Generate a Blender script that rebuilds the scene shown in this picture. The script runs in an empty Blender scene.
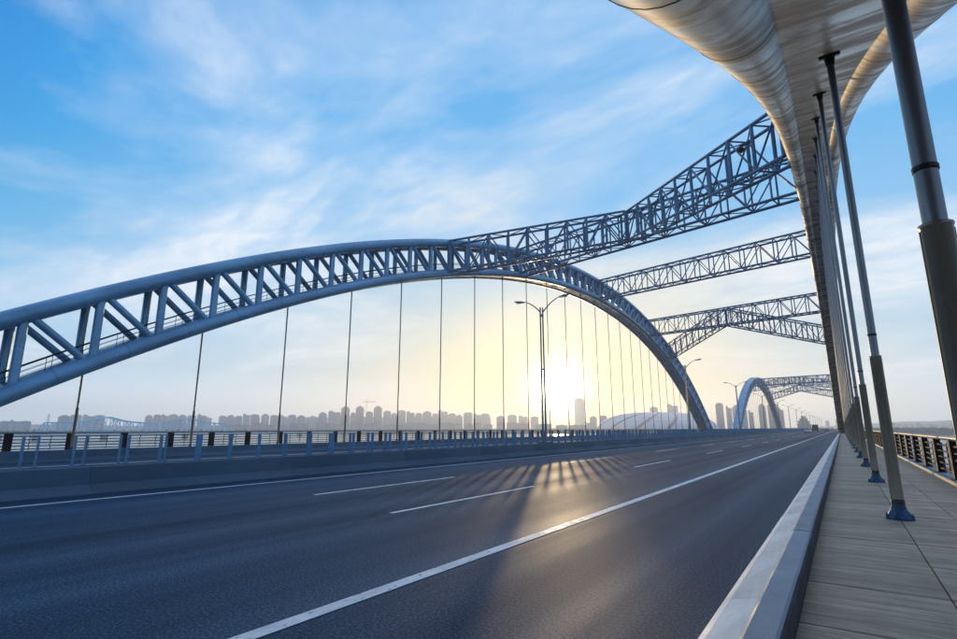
import bpy, math, random
from mathutils import Vector
rad = math.radians
R = random.Random(11)
SC = bpy.context.scene
COL = SC.collection

# ------------------------------------------------------------------ camera
CAMZ = 1.65                       # eye height over the carriageway (road z = 0)
PITCH, YAW = rad(11.70), rad(34.19)
F_PX, CX, CY, HZ = 524.0, 478.5, 319.5, 428.0     # photograph pixels
cam = bpy.data.cameras.new('camera')
cam.sensor_width = 36.0
cam.lens = F_PX / 957 * 36
cam.clip_start, cam.clip_end = 0.05, 20000
camo = bpy.data.objects.new('camera', cam)
COL.objects.link(camo)
camo.location = (0, 0, CAMZ)
camo.rotation_euler = (math.pi / 2 + PITCH, 0, YAW)
SC.camera = camo

# ------------------------------------------------------------------ sky
SUN_AZ, SUN_EL = rad(-25.73), rad(3.78)
SUND = Vector((math.sin(SUN_AZ) * math.cos(SUN_EL), math.cos(SUN_AZ) * math.cos(SUN_EL), math.sin(SUN_EL)))
W = bpy.data.worlds.new('World')
SC.world = W
W.use_nodes = True
wn, wl = W.node_tree.nodes, W.node_tree.links
bg = wn['Background']
bg.inputs[1].default_value = 0.12


def wmath(op, a, b=None, clamp=False):
    n = wn.new('ShaderNodeMath'); n.operation = op; n.use_clamp = clamp
    for i, v in enumerate((a, b)):
        if v is None: continue
        if isinstance(v, (int, float)): n.inputs[i].default_value = v
        else: wl.new(v, n.inputs[i])
    return n.outputs[0]


def wmix(kind, fac, a, b):
    n = wn.new('ShaderNodeMix'); n.data_type = 'RGBA'; n.blend_type = kind
    n.clamp_factor = True
    for sock, v in ((n.inputs[0], fac), (n.inputs[6], a), (n.inputs[7], b)):
        if isinstance(v, (int, float)): sock.default_value = v
        elif isinstance(v, tuple): sock.default_value = (*v, 1)
        else: wl.new(v, sock)
    return n.outputs[2]


def wramp(fac, stops):
    n = wn.new('ShaderNodeValToRGB')
    while len(n.color_ramp.elements) < len(stops): n.color_ramp.elements.new(0.5)
    for e, (p, c) in zip(n.color_ramp.elements, stops):
        e.position = p
        e.color = (*c, 1) if isinstance(c, tuple) else (c, c, c, 1)
    wl.new(fac, n.inputs[0])
    return n.outputs[0]


sky = wn.new('ShaderNodeTexSky')
sky.sky_type = 'NISHITA'
sky.sun_disc = False
sky.sun_elevation, sky.sun_rotation = SUN_EL, SUN_AZ
sky.air_density, sky.dust_density, sky.ozone_density = 1.0, 1.0, 2.0
tc = wn.new('ShaderNodeTexCoord')
sep = wn.new('ShaderNodeSeparateXYZ')
wl.new(tc.outputs['Generated'], sep.inputs[0])
zc = wmath('MAXIMUM', sep.outputs[2], 0.0)
# blue of the clear evening sky, by height, over the physical sky's own glow
G = 1 / 0.12
base = wramp(zc, [(0.0, (1.0, 1.18, 1.36)), (.035, (.76, .93, 1.10)), (.10, (.46, .66, .84)), (.28, (.25, .52, .80)),
                  (.48, (.12, .43, .80)), (.68, (.08, .37, .76)), (1.0, (.03, .22, .55))])
base = wmix('MULTIPLY', 1.0, base, (G, G, G))
phys = wmix('MULTIPLY', 1.0, sky.outputs[0], (.11, .11, .12))
# glow of the low sun in the thin haze
dt = wn.new('ShaderNodeVectorMath'); dt.operation = 'DOT_PRODUCT'
wl.new(tc.outputs['Generated'], dt.inputs[0]); dt.inputs[1].default_value = SUND
dpos = wmath('MAXIMUM', dt.outputs['Value'], 0.0)
# deeper blue away from the sun
low = wramp(zc, [(.05, .0), (.42, 1.0)])
deep = wramp(dpos, [(.44, (.02, .46, .76)), (.60, (.26, .76, .92)), (.78, (1.0, 1.0, 1.0))])
col = wmix('MULTIPLY', low, base, deep)
col = wmix('ADD', 1.0, col, phys)
# warm band low around the sun
hd = wn.new('ShaderNodeVectorMath'); hd.operation = 'DOT_PRODUCT'
wl.new(tc.outputs['Generated'], hd.inputs[0]); hd.inputs[1].default_value = Vector((SUND.x, SUND.y, 0)).normalized()
band = wmath('MULTIPLY', wmath('POWER', wmath('MAXIMUM', hd.outputs['Value'], 0.0), 11.0), wramp(zc, [(.0, 1.0), (.16, .6), (.36, .0)]))
col = wmix('MIX', wmath('MULTIPLY', band, .95), col, (1.04 * G, .75 * G, .24 * G))
for n_, c_ in ((2500, (20, 18, 13)), (420, (1.7, 1.35, .70)), (60, (.42, .29, .05))):
    g_ = wmath('POWER', dpos, float(n_))
    gc = wmix('MIX', g_, (0, 0, 0), tuple(G * v for v in c_))
    col = wmix('ADD', 1.0, col, gc)
# thin high cloud
den = wmath('ADD', zc, 0.16)
px_ = wmath('DIVIDE', sep.outputs[0], den)
py_ = wmath('DIVIDE', sep.outputs[1], den)
cmb = wn.new('ShaderNodeCombineXYZ')
wl.new(px_, cmb.inputs[0]); wl.new(py_, cmb.inputs[1])
mp = wn.new('ShaderNodeMapping')
mp.inputs['Location'].default_value = (0.35, 2.1, 3.0)
mp.inputs['Rotation'].default_value = (0, 0, rad(150))
mp.inputs['Scale'].default_value = (0.75, 1.35, 1)
wl.new(cmb.outputs[0], mp.inputs[0])
n1 = wn.new('ShaderNodeTexNoise')
n1.inputs['Scale'].default_value = 0.95
n1.inputs['Detail'].default_value = 9
n1.inputs['Roughness'].default_value = 0.57
n1.inputs['Distortion'].default_value = 0.5
wl.new(mp.outputs[0], n1.inputs['Vector'])
cm = wramp(n1.outputs[0], [(.41, 0.0), (.51, .36), (.62, .95)])
n2 = wn.new('ShaderNodeTexNoise')
n2.inputs['Scale'].default_value = 5.0
n2.inputs['Detail'].default_value = 6
n2.inputs['Distortion'].default_value = 1.2
wl.new(mp.outputs[0], n2.inputs['Vector'])
cm = wmath('MULTIPLY', cm, wramp(n2.outputs[0], [(.32, .60), (.64, 1.0)]), True)
cloudcol = wmix('MIX', wmath('POWER', dpos, 18.0), (.80 * G, .87 * G, .96 * G), (1.0 * G, .85 * G, .58 * G))
cloudcol = wmix('LIGHTEN', 1.0, cloudcol, col)
col = wmix('MIX', cm, col, cloudcol)
wl.new(col, bg.inputs[0])

# ------------------------------------------------------------------ sun, exposure
sl = bpy.data.lights.new('sun', 'SUN')
sl.energy = 2.0
sl.angle = rad(0.6)
sl.color = (1.0, .71, .37)
so = bpy.data.objects.new('sun', sl)
COL.objects.link(so)
so.rotation_euler = (-SUND).to_track_quat('-Z', 'Y').to_euler()
vs = SC.view_settings
vs.view_transform, vs.look, vs.gamma, vs.use_curve_mapping = 'Standard', 'None', 1.0, False
vs.exposure = 0.12
SC.cycles.use_denoising = True
SC.cycles.max_bounces = 8
SC.cycles.volume_bounces = 1
SC.cycles.sample_clamp_indirect = 6


# ------------------------------------------------------------------ helpers
def ray(px, py):
    fw = Vector((-math.sin(YAW) * math.cos(PITCH), math.cos(YAW) * math.cos(PITCH), math.sin(PITCH)))
    rt = Vector((math.cos(YAW), math.sin(YAW), 0))
    return fw * F_PX + rt * (px - CX) + rt.cross(fw) * (CY - py)


def at_range(px, py, d):
    """point on the pixel's direction at horizontal distance d"""
    r = ray(px, py)
    r = r * (d / math.hypot(r.x, r.y))
    return Vector((r.x, r.y, r.z + CAMZ))


class MB:
    def __init__(s): s.v, s.f, s.sm = [], [], []

    def add(s, vs_, fs, smooth=False):
        o = len(s.v)
        s.v += [tuple(p) for p in vs_]
        s.f += [tuple(i + o for i in f) for f in fs]
        s.sm += [smooth] * len(fs)
        return s

    def box(s, x0, x1, y0, y1, z0, z1):
        return s.add([(x0, y0, z0), (x1, y0, z0), (x1, y1, z0), (x0, y1, z0), (x0, y0, z1), (x1, y0, z1), (x1, y1, z1), (x0, y1, z1)],
                     [(0, 3, 2, 1), (4, 5, 6, 7), (0, 1, 5, 4), (1, 2, 6, 5), (2, 3, 7, 6), (3, 0, 4, 7)])

    def slab(s, x0, x1, y0, y1, z0, z1, c):
        """box with a chamfered top edge"""
        return s.add([(x0, y0, z0), (x1, y0, z0), (x1, y1, z0), (x0, y1, z0),
                      (x0, y0, z1 - c), (x1, y0, z1 - c), (x1, y1, z1 - c), (x0, y1, z1 - c),
                      (x0 + c, y0 + c, z1), (x1 - c, y0 + c, z1), (x1 - c, y1 - c, z1), (x0 + c, y1 - c, z1)],
                     [(0, 1, 5, 4), (1, 2, 6, 5), (2, 3, 7, 6), (3, 0, 4, 7),
                      (4, 5, 9, 8), (5, 6, 10, 9), (6, 7, 11, 10), (7, 4, 8, 11), (8, 9, 10, 11)])

    def tube(s, a, b, r, n=8, r2=None, caps=True):
        a, b = Vector(a), Vector(b)
        r2 = r if r2 is None else r2
        d = (b - a).normalized()
        u = d.cross(Vector((0, 0, 1)))
        if u.length < 1e-3: u = Vector((1, 0, 0))
        u.normalize(); w = d.cross(u)
        vs_ = []
        for p, q in ((a, r), (b, r2)):
            for k in range(n):
                t = 2 * math.pi * k / n
                vs_.append(p + u * (q * math.cos(t)) + w * (q * math.sin(t)))
        s.add(vs_, [(k, (k + 1) % n, n + (k + 1) % n, n + k) for k in range(n)], n > 4)
        if caps: s.add(vs_, [tuple(range(n - 1, -1, -1)), tuple(range(n, 2 * n))])
        return s

    def sweep(s, pts, r, n=12, side=(1, 0, 0)):
        pts = [Vector(p) for p in pts]; X = Vector(side)
        vs_ = []
        for i, p in enumerate(pts):
            d = (pts[min(i + 1, len(pts) - 1)] - pts[max(i - 1, 0)]).normalized()
            u = (X - d * X.dot(d)).normalized(); w = d.cross(u)
            q = r[i] if isinstance(r, (list, tuple)) else r
            for k in range(n):
                t = 2 * math.pi * k / n
                vs_.append(p + u * (q * math.cos(t)) + w * (q * math.sin(t)))
        fs = []
        for i in range(len(pts) - 1):
            for k in range(n):
                fs.append((i * n + k, i * n + (k + 1) % n, (i + 1) * n + (k + 1) % n, (i + 1) * n + k))
        s.add(vs_, fs, True)
        m = (len(pts) - 1) * n
        return s.add(vs_, [tuple(range(n - 1, -1, -1)), tuple(range(m, m + n))])

    def lathe(s, prof, n=16, smooth=True, c=(0, 0)):
        vs_ = []
        for r, z in prof:
            for k in range(n):
                t = 2 * math.pi * (k + .5) / n
                vs_.append((c[0] + r * math.cos(t), c[1] + r * math.sin(t), z))
        fs = [(i * n + k, i * n + (k + 1) % n, (i + 1) * n + (k + 1) % n, (i + 1) * n + k)
              for i in range(len(prof) - 1) for k in range(n)]
        s.add(vs_, fs, smooth)
        m = (len(prof) - 1) * n
        return s.add(vs_, [tuple(range(n - 1, -1, -1)), tuple(range(m, m + n))])

    def prism(s, prof, y0, y1):
        n = len(prof)
        vs_ = [(x, y, z) for y in (y0, y1) for x, z in prof]
        s.add(vs_, [(k, (k + 1) % n, n + (k + 1) % n, n + k) for k in range(n)])
        return s.add(vs_, [tuple(range(n - 1, -1, -1)), tuple(range(n, 2 * n))])

    def mesh(s, name, m):
        me = bpy.data.meshes.new(name)
        me.from_pydata(s.v, [], s.f)
        me.polygons.foreach_set('use_smooth', s.sm)
        me.materials.append(m)
        me.update()
        return me

    def build(s, name, m, parent=None, loc=(0, 0, 0)):
        return put(name, s.mesh(name, m), parent, loc)


def put(name, me, parent=None, loc=(0, 0, 0)):
    o = bpy.data.objects.new(name, me)
    COL.objects.link(o)
    o.parent = parent
    o.location = loc
    return o


def tag(o, label=None, cat=None, group=None, kind=None):
    for k, v in (('label', label), ('category', cat), ('group', group), ('kind', kind)):
        if v: o[k] = v
    return o


def empty(name, loc=(0, 0, 0), rz=0.0):
    o = bpy.data.objects.new(name, None)
    o.empty_display_size = 0.3
    COL.objects.link(o)
    o.location = loc
    o.rotation_euler = (0, 0, rz)
    return o


def copy_tree(o, parent=None):
    kids = list(o.children)
    c = o.copy()
    COL.objects.link(c)
    c.parent = parent
    for k in kids: copy_tree(k, c)
    return c


# ------------------------------------------------------------------ materials
class NT:
    def __init__(s, m): s.n, s.l = m.node_tree.nodes, m.node_tree.links

    def noise(s, scale, stretch=(1, 1, 1), detail=5, rough=.55, dist=0.0, coord='Object'):
        t = s.n.new('ShaderNodeTexCoord'); mp_ = s.n.new('ShaderNodeMapping')
        mp_.inputs['Scale'].default_value = stretch
        s.l.new(t.outputs[coord], mp_.inputs[0])
        x = s.n.new('ShaderNodeTexNoise')
        x.inputs['Scale'].default_value = scale; x.inputs['Detail'].default_value = detail
        x.inputs['Roughness'].default_value = rough; x.inputs['Distortion'].default_value = dist
        s.l.new(mp_.outputs[0], x.inputs['Vector'])
        return x.outputs[0]

    def ramp(s, fac, stops):
        x = s.n.new('ShaderNodeValToRGB')
        while len(x.color_ramp.elements) < len(stops): x.color_ramp.elements.new(.5)
        for e, (p, c) in zip(x.color_ramp.elements, stops):
            e.position = p; e.color = (*c, 1) if isinstance(c, tuple) else (c, c, c, 1)
        s.l.new(fac, x.inputs[0])
        return x.outputs[0]

    def mix(s, kind, fac, a, b):
        x = s.n.new('ShaderNodeMix'); x.data_type = 'RGBA'; x.blend_type = kind
        for sock, v in ((x.inputs[0], fac), (x.inputs[6], a), (x.inputs[7], b)):
            if isinstance(v, (int, float)): sock.default_value = v
            elif isinstance(v, tuple): sock.default_value = (*v, 1)
            else: s.l.new(v, sock)
        return x.outputs[2]

    def math(s, op, a, b=None):
        x = s.n.new('ShaderNodeMath'); x.operation = op
        for i, v in enumerate((a, b)):
            if v is None: continue
            if isinstance(v, (int, float)): x.inputs[i].default_value = v
            else: s.l.new(v, x.inputs[i])
        return x.outputs[0]

    def bump(s, h, strength, dist=.01):
        x = s.n.new('ShaderNodeBump')
        x.inputs['Strength'].default_value = strength; x.inputs['Distance'].default_value = dist
        s.l.new(h, x.inputs['Height'])
        s.l.new(x.outputs[0], s.n['Principled BSDF'].inputs['Normal'])


MATS = {}


def mat(name, c, rough=.5, metal=0.0, var=.25, scale=1.5, stretch=(1, 1, 1), bump=0.0, bscale=40., bdist=.01, rnd=0.0, spec=.5, rvar=.15):
    """painted or mineral surface: colour broken by two noises, roughness too"""
    m = bpy.data.materials.new(name); m.use_nodes = True
    t = NT(m); p = t.n['Principled BSDF']
    lo = tuple(v * (1 - var) for v in c); hi = tuple(min(1, v * (1 + var * .7)) for v in c)
    a = t.ramp(t.noise(scale, stretch), [(.32, lo), (.68, hi)])
    fine = t.ramp(t.noise(scale * 11, stretch, 3), [(.3, 1 - var * .5), (.7, 1.0)])
    colr = t.mix('MULTIPLY', 1.0, a, fine)
    if rnd:
        oi = t.n.new('ShaderNodeObjectInfo')
        colr = t.mix('MULTIPLY', 1.0, colr, t.ramp(oi.outputs['Random'], [(0, 1 - rnd), (1, 1.0)]))
    t.l.new(colr, p.inputs['Base Color'])
    t.l.new(t.ramp(t.noise(scale * 2.3, stretch), [(.3, max(.03, rough - rvar)), (.7, min(1, rough + rvar))]), p.inputs['Roughness'])
    p.inputs['Metallic'].default_value = metal
    p.inputs['Specular IOR Level'].default_value = spec
    if bump: t.bump(t.noise(bscale, stretch, 4), bump, bdist)
    MATS[name] = m
    return m


M = MATS
# arch steel: coated metal, streaked by rain, dirt along the seams
mat('arch_steel', (.20, .40, .57), .36, .22, .22, .5, (1, .4, 1), .06, 1.5, .03)
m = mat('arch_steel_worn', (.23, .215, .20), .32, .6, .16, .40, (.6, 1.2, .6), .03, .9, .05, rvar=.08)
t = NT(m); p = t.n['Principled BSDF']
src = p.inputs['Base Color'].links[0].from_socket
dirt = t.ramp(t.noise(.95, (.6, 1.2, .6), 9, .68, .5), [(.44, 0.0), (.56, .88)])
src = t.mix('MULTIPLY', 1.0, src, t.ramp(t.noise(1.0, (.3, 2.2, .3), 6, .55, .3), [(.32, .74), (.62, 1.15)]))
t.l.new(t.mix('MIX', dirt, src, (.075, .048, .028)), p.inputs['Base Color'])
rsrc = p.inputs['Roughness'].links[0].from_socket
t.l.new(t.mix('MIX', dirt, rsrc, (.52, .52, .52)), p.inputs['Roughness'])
mat('seam_steel', (.12, .15, .18), .45, .3, .2, 2.0)
mat('brace_steel', (.10, .21, .32), .40, .2, .25, .8)
mat('hanger_steel', (.27, .28, .29), .42, .45, .22, 2.0, (1, 1, .15))
mat('sleeve_steel', (.36, .30, .22), .34, .4, .35, 3.0, (1, 1, .12))
mat('dark_steel', (.035, .04, .048), .45, .5, .3, 3.0)
mat('bronze_rail', (.020, .020, .021), .6, 0, .35, 2.5, rnd=.25, spec=.2)
mat('rail_cap', (.36, .33, .30), .42, .3, .25, 1.2, (1, .2, 1))
mat('boot_blue', (.010, .075, .16), .45, .1, .45, 6.0, bump=.3, bscale=25)
mat('blade_blue', (.11, .29, .46), .40, .05, .25, 2.0, rnd=.2)
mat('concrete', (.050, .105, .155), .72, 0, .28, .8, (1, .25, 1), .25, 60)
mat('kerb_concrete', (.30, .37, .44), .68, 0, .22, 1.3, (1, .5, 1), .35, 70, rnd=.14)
mat('kerb_toe', (.80, .80, .77), .70, 0, .25, 1.6, (1, .3, 1), .3, 80, rnd=.10)
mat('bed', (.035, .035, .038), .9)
mat('white_paint', (.80, .80, .80), .55, 0, .22, 5.0, (1, .35, 1), .3, 120)
mat('lamp_grey', (.20, .22, .25), .4, .5, .15)
mat('lamp_lens', (.6, .62, .6), .2)
mat('tyre', (.02, .02, .02), .8)
mat('car_glass', (.02, .025, .03), .08, 0, .05)
mat('tail_red', (.35, .01, .01), .3)
mat('plate_white', (.7, .7, .68), .5)
for nm, c in (('car_white', (.75, .76, .77)), ('car_black', (.02, .02, .025)), ('car_yellow', (.50, .32, .05)), ('car_silver', (.42, .44, .46)), ('truck_dark', (.04, .05, .05))):
    mat(nm, c, .25, 0, .06)
mat('land', (.10, .115, .09), .95, 0, .4, .01)
mat('hill', (.09, .115, .10), .95, 0, .4, .004)
mat('wood_leaf', (.035, .055, .030), .9, 0, .5, .05)
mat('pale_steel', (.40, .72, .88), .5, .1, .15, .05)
mat('pier_concrete', (.40, .40, .39), .8, 0, .2, .2)
mat('stadium_shell', (.62, .66, .70), .38, .25, .10, .02)
mat('stadium_dark', (.10, .11, .13), .3, .2, .1, .05)
mat('crane_paint', (.16, .13, .10), .5)

t = NT(M['white_paint']); p = t.n['Principled BSDF']
src = p.inputs['Base Color'].links[0].from_socket
wear = t.ramp(t.noise(14, (1, .5, 1), 6, .7), [(.58, 0.0), (.64, .85)])
t.l.new(t.mix('MIX', wear, src, (.05, .07, .10)), p.inputs['Base Color'])

# asphalt: aggregate speckle, tracks worn along the lanes
m = bpy.data.materials.new('asphalt'); m.use_nodes = True; M['asphalt'] = m
t = NT(m); p = t.n['Principled BSDF']
track = t.noise(.55, (1.0, .012, 1), 4, .6)
blot = t.noise(.35, (1, .25, 1), 6, .6)
grain = t.noise(34, (1, 1, 1), 6, .8)
c0 = t.ramp(track, [(.30, (.005, .024, .052)), (.70, (.028, .074, .134))])
c0 = t.mix('MULTIPLY', 1.0, c0, t.ramp(blot, [(.3, .72), (.7, 1.1)]))
c0 = t.mix('MULTIPLY', 1.0, c0, t.ramp(grain, [(.37, .12), (.50, .90), (.62, 2.9)]))
t.l.new(c0, p.inputs['Base Color'])
t.l.new(t.ramp(track, [(.3, .74), (.7, .52)]), p.inputs['Roughness'])
p.inputs['Specular IOR Level'].default_value = .10
t.bump(grain, .4, .010)

# walkway slabs: fine grooves across the path
m = bpy.data.materials.new('slab'); m.use_nodes = True; M['slab'] = m
t = NT(m); p = t.n['Principled BSDF']
gr = t.noise(3.0, (.5, 22, 1), 6, .7)
bd = t.noise(1.0, (.05, 9, 1), 2, .5)
bl = t.noise(1.6, (1, 1, 1), 7, .65)
oi = t.n.new('ShaderNodeObjectInfo')
c0 = t.ramp(gr, [(.32, (.17, .118, .075)), (.50, (.52, .385, .255)), (.70, (.76, .58, .40))])
c0 = t.mix('MULTIPLY', 1.0, c0, t.ramp(bd, [(.35, .72), (.65, 1.06)]))
c0 = t.mix('MULTIPLY', 1.0, c0, t.ramp(bl, [(.3, .62), (.65, 1.05)]))
c0 = t.mix('MULTIPLY', 1.0, c0, t.ramp(oi.outputs['Random'], [(0, .80), (1, 1.06)]))
t.l.new(c0, p.inputs['Base Color'])
p.inputs['Roughness'].default_value = .62
t.bump(gr, .7, .008)

# water
m = bpy.data.materials.new('water'); m.use_nodes = True; M['water'] = m
t = NT(m); p = t.n['Principled BSDF']
p.inputs['Base Color'].default_value = (.05, .08, .10, 1)
p.inputs['Roughness'].default_value = .22
t.bump(t.noise(.18, (1, 1.6, 1), 5), .35, .5)


def facade(name, wall, glass, fx, fz, cover):
    """far apartment front: rows of windows too small to tell apart at this distance"""
    m = bpy.data.materials.new(name); m.use_nodes = True; M[name] = m
    t = NT(m); p = t.n['Principled BSDF']
    tc_ = t.n.new('ShaderNodeTexCoord'); s_ = t.n.new('ShaderNodeSeparateXYZ')
    t.l.new(tc_.outputs['Object'], s_.inputs[0])
    h = t.math('ADD', s_.outputs[0], s_.outputs[1])
    a = t.math('LESS_THAN', t.math('FRACT', t.math('DIVIDE', h, fx)), cover)
    b = t.math('LESS_THAN', t.math('FRACT', t.math('DIVIDE', s_.outputs[2], fz)), .52)
    w = t.math('MULTIPLY', a, b)
    oi = t.n.new('ShaderNodeObjectInfo')
    base_ = t.mix('MULTIPLY', 1.0, wall, t.ramp(oi.outputs['Random'], [(0, .75), (1, 1.1)]))
    t.l.new(t.mix('MIX', w, base_, glass), p.inputs['Base Color'])
    p.inputs['Roughness'].default_value = .6


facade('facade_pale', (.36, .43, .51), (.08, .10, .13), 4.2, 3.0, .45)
facade('facade_warm', (.38, .40, .42), (.08, .09, .11), 3.6, 3.0, .5)
facade('facade_glass', (.07, .11, .17), (.05, .07, .10), 3.0, 3.6, .75)
facade('facade_grey', (.24, .30, .37), (.07, .09, .12), 5.0, 3.3, .4)
mat('roof_grey', (.22, .22, .23), .8)

# ------------------------------------------------------------------ setting
YN, YF = -45.0, 1240.0
XC = -16.53                      # middle of the bridge
mx = lambda x: 2 * XC - x        # mirrored across it
WZ = -11.0
tag(MB().add([(4300 * math.sin(a * math.pi / 32), 4300 * math.cos(a * math.pi / 32), WZ) for a in range(64)], [tuple(range(63, -1, -1))]).build('water', M['water']), kind='structure')
# far banks: a ring of land round the basin
mb = MB(); N = 160; ring = []
for k in range(N):
    a = 2 * math.pi * k / N
    r0 = 1190 + 50 * math.sin(3 * a + 1) + 30 * math.sin(11 * a) + R.uniform(-12, 12)
    for r, z in ((r0, WZ - .6), (r0 + 12, WZ + 2.2), (r0 + 300, WZ + 3.5), (4280, WZ + 4.0)):
        ring.append((r * math.sin(a), r * math.cos(a), z))
mb.add(ring, [(k * 4 + j, k * 4 + j + 1, ((k + 1) % N) * 4 + j + 1, ((k + 1) % N) * 4 + j) for k in range(N) for j in range(3)], True)
tag(mb.build('ground', M['land']), kind='structure')
mb = MB(); ring = []
N = 240
for k in range(N):
    a = 2 * math.pi * k / N
    h = 22 + 10 * math.sin(5 * a + .4) + 9 * math.sin(13 * a) + R.uniform(-3, 3)
    h += 30 * math.exp(-((a - .30) / .22) ** 2)
    for r, z in ((3400, WZ + 2), (3750, WZ + .62 * h), (3950, WZ + h), (4150, WZ + 2)):
        ring.append((r * math.sin(a), r * math.cos(a), z))
mb.add(ring, [(k * 4 + j, k * 4 + j + 1, ((k + 1) % N) * 4 + j + 1, ((k + 1) % N) * 4 + j) for k in range(N) for j in range(3)], True)
tag(mb.build('hills', M['hill']), kind='structure')

# bridge decks, roads, walkways
for x0, x1 in ((-16.32, 2.62), (mx(2.62), mx(-16.32))):
    tag(MB().prism([(x0, -.02), (x0, -1.1), (x0 + 3, -1.9), (x1 - 3, -1.9), (x1, -1.1), (x1, -.02)], YN, YF).build('bridge_deck', M['concrete']), kind='structure')
for y in (-14, 150, 222, 386, 450, 640, 830, 1020, 1180):
    for xc in (-7, mx(-7)):
        tag(MB().box(xc - 6, xc + 6, y - 2, y + 2, WZ - 2, -1.9).box(xc - 7, xc + 7, y - 2.6, y + 2.6, WZ - 2, WZ + 2).build('bridge_pier', M['pier_concrete']), kind='structure')
road = tag(MB().add([(-15.9, YN, 0), (-.9, YN, 0), (-.9, YF, 0), (-15.9, YF, 0)], [(0, 1, 2, 3)]).build('road', M['asphalt']), kind='structure')
road2 = tag(MB().add([(mx(-.9), YN, 0), (mx(-15.9), YN, 0), (mx(-15.9), YF, 0), (mx(-.9), YF, 0)], [(0, 1, 2, 3)]).build('road', M['asphalt']), kind='structure')


def strip(name, parent, x0, x1, y0, y1, z=.005):
    return MB().add([(x0, y0, z), (x1, y0, z), (x1, y1, z), (x0, y1, z)], [(0, 1, 2, 3)]).build(name, M['white_paint'], parent)


strip('edge_line', road, -4.24, -4.06, YN, 900)
strip('edge_line', road, -14.84, -14.70, YN, 900)
for xd, y0 in ((-7.56, 8.05), (-11.17, 9.1)):
    me = MB().add([(-.065, 0, .005), (.065, 0, .005), (.065, 5.9, .005), (-.065, 5.9, .005)], [(0, 1, 2, 3)]).mesh('lane_dash', M['white_paint'])
    for k in range(-1, 26): put('lane_dash', me, road, (xd, y0 + 14.9 * k, 0))
for xx in (mx(-4.15), mx(-14.77)): strip('edge_line', road2, xx - .08, xx + .08, YN, 900)

WLK = .40
# walkway: dark bed with slabs laid on it
walk = tag(MB().box(-.40, 1.98, YN, YF, -.02, WLK - .06).build('walkway', M['bed']), kind='structure')
cols = [(-.385, .525), (.535, 1.165), (1.175, 1.945)]
PITCH_Y = 1.15
for ci, (x0, x1) in enumerate(cols):
    me = MB().slab(x0, x1, .009, PITCH_Y - .009, WLK - .065, WLK, .007).mesh('slab', M['slab'])
    off = (0, .0, .0)[ci]
    for k in range(100):
        o = put('slab', me, walk, (0, .86 + PITCH_Y * k + off, R.uniform(-.004, .002)))
mb = MB()
for x0, x1 in cols:
    for k in range(100, 700):
        mb.slab(x0, x1, .86 + PITCH_Y * k + .006, .86 + PITCH_Y * (k + 1) - .006, WLK - .065, WLK, .006)
    for k in range(-8, 0):
        mb.slab(x0, x1, .86 + PITCH_Y * k + .006, .86 + PITCH_Y * (k + 1) - .006, WLK - .065, WLK, .006)
tag(mb.build('slab_rows', M['slab'], walk), kind='stuff')
tag(MB().box(mx(1.98), mx(-.40), YN, YF, -.02, WLK - .005).build('walkway', M['slab']), kind='structure')

# kerb wall between the road and the walkway, in cast lengths
kerb = tag(MB().box(-.68, -.43, YN, YF, -.02, .26).build('kerb', M['bed']), kind='structure')
PR = [(-.40, .0), (-.40, .555), (-.415, .57), (-.555, .57), (-.575, .555), (-.68, .24), (-.70, .0)]
PT = [(-.69, -.01), (-.69, .16), (-1.04, .085), (-1.11, .045), (-1.11, -.01)]
MB().box(-.402, -.383, YN, YF, .30, .552).build('shade_strip', M['bed'], kerb)  # black strip painting the shadow of the gap on the kerb's walkway face
L1, L2 = 1.98, 1.98
ms = MB().prism(PR, .006, L1 - .006).mesh('kerb_stone', M['kerb_concrete'])
mt_ = MB().prism(PT, .004, L2 - .004).mesh('kerb_toe', M['kerb_toe'])
for k in range(90):
    put('kerb_stone', ms, kerb, (R.uniform(-.002, .002), -3 + L1 * k, R.uniform(-.004, .004)))
    put('kerb_toe', mt_, kerb, (R.uniform(-.006, .006), -2.2 + L2 * k, R.uniform(-.004, .002)))
mb = MB()
for k in range(90, 620): mb.prism(PR, -3 + L1 * k + .006, -3 + L1 * (k + 1) - .006)
tag(mb.build('kerb_rows', M['kerb_concrete'], kerb), kind='stuff')
mb = MB()
for k in range(90, 620): mb.prism(PT, -2.2 + L2 * k + .004, -2.2 + L2 * (k + 1) - .004)
tag(mb.build('toe_rows', M['kerb_toe'], kerb), kind='stuff')
tag(MB().prism([(mx(x), z) for x, z in [(-.40, 0)] + PR[1:5] + [(-.68, .24), (-1.04, .085), (-1.11, .045), (-1.11, -.01)]][::-1], YN, YF).build('kerb', M['concrete']), kind='structure')


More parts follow.
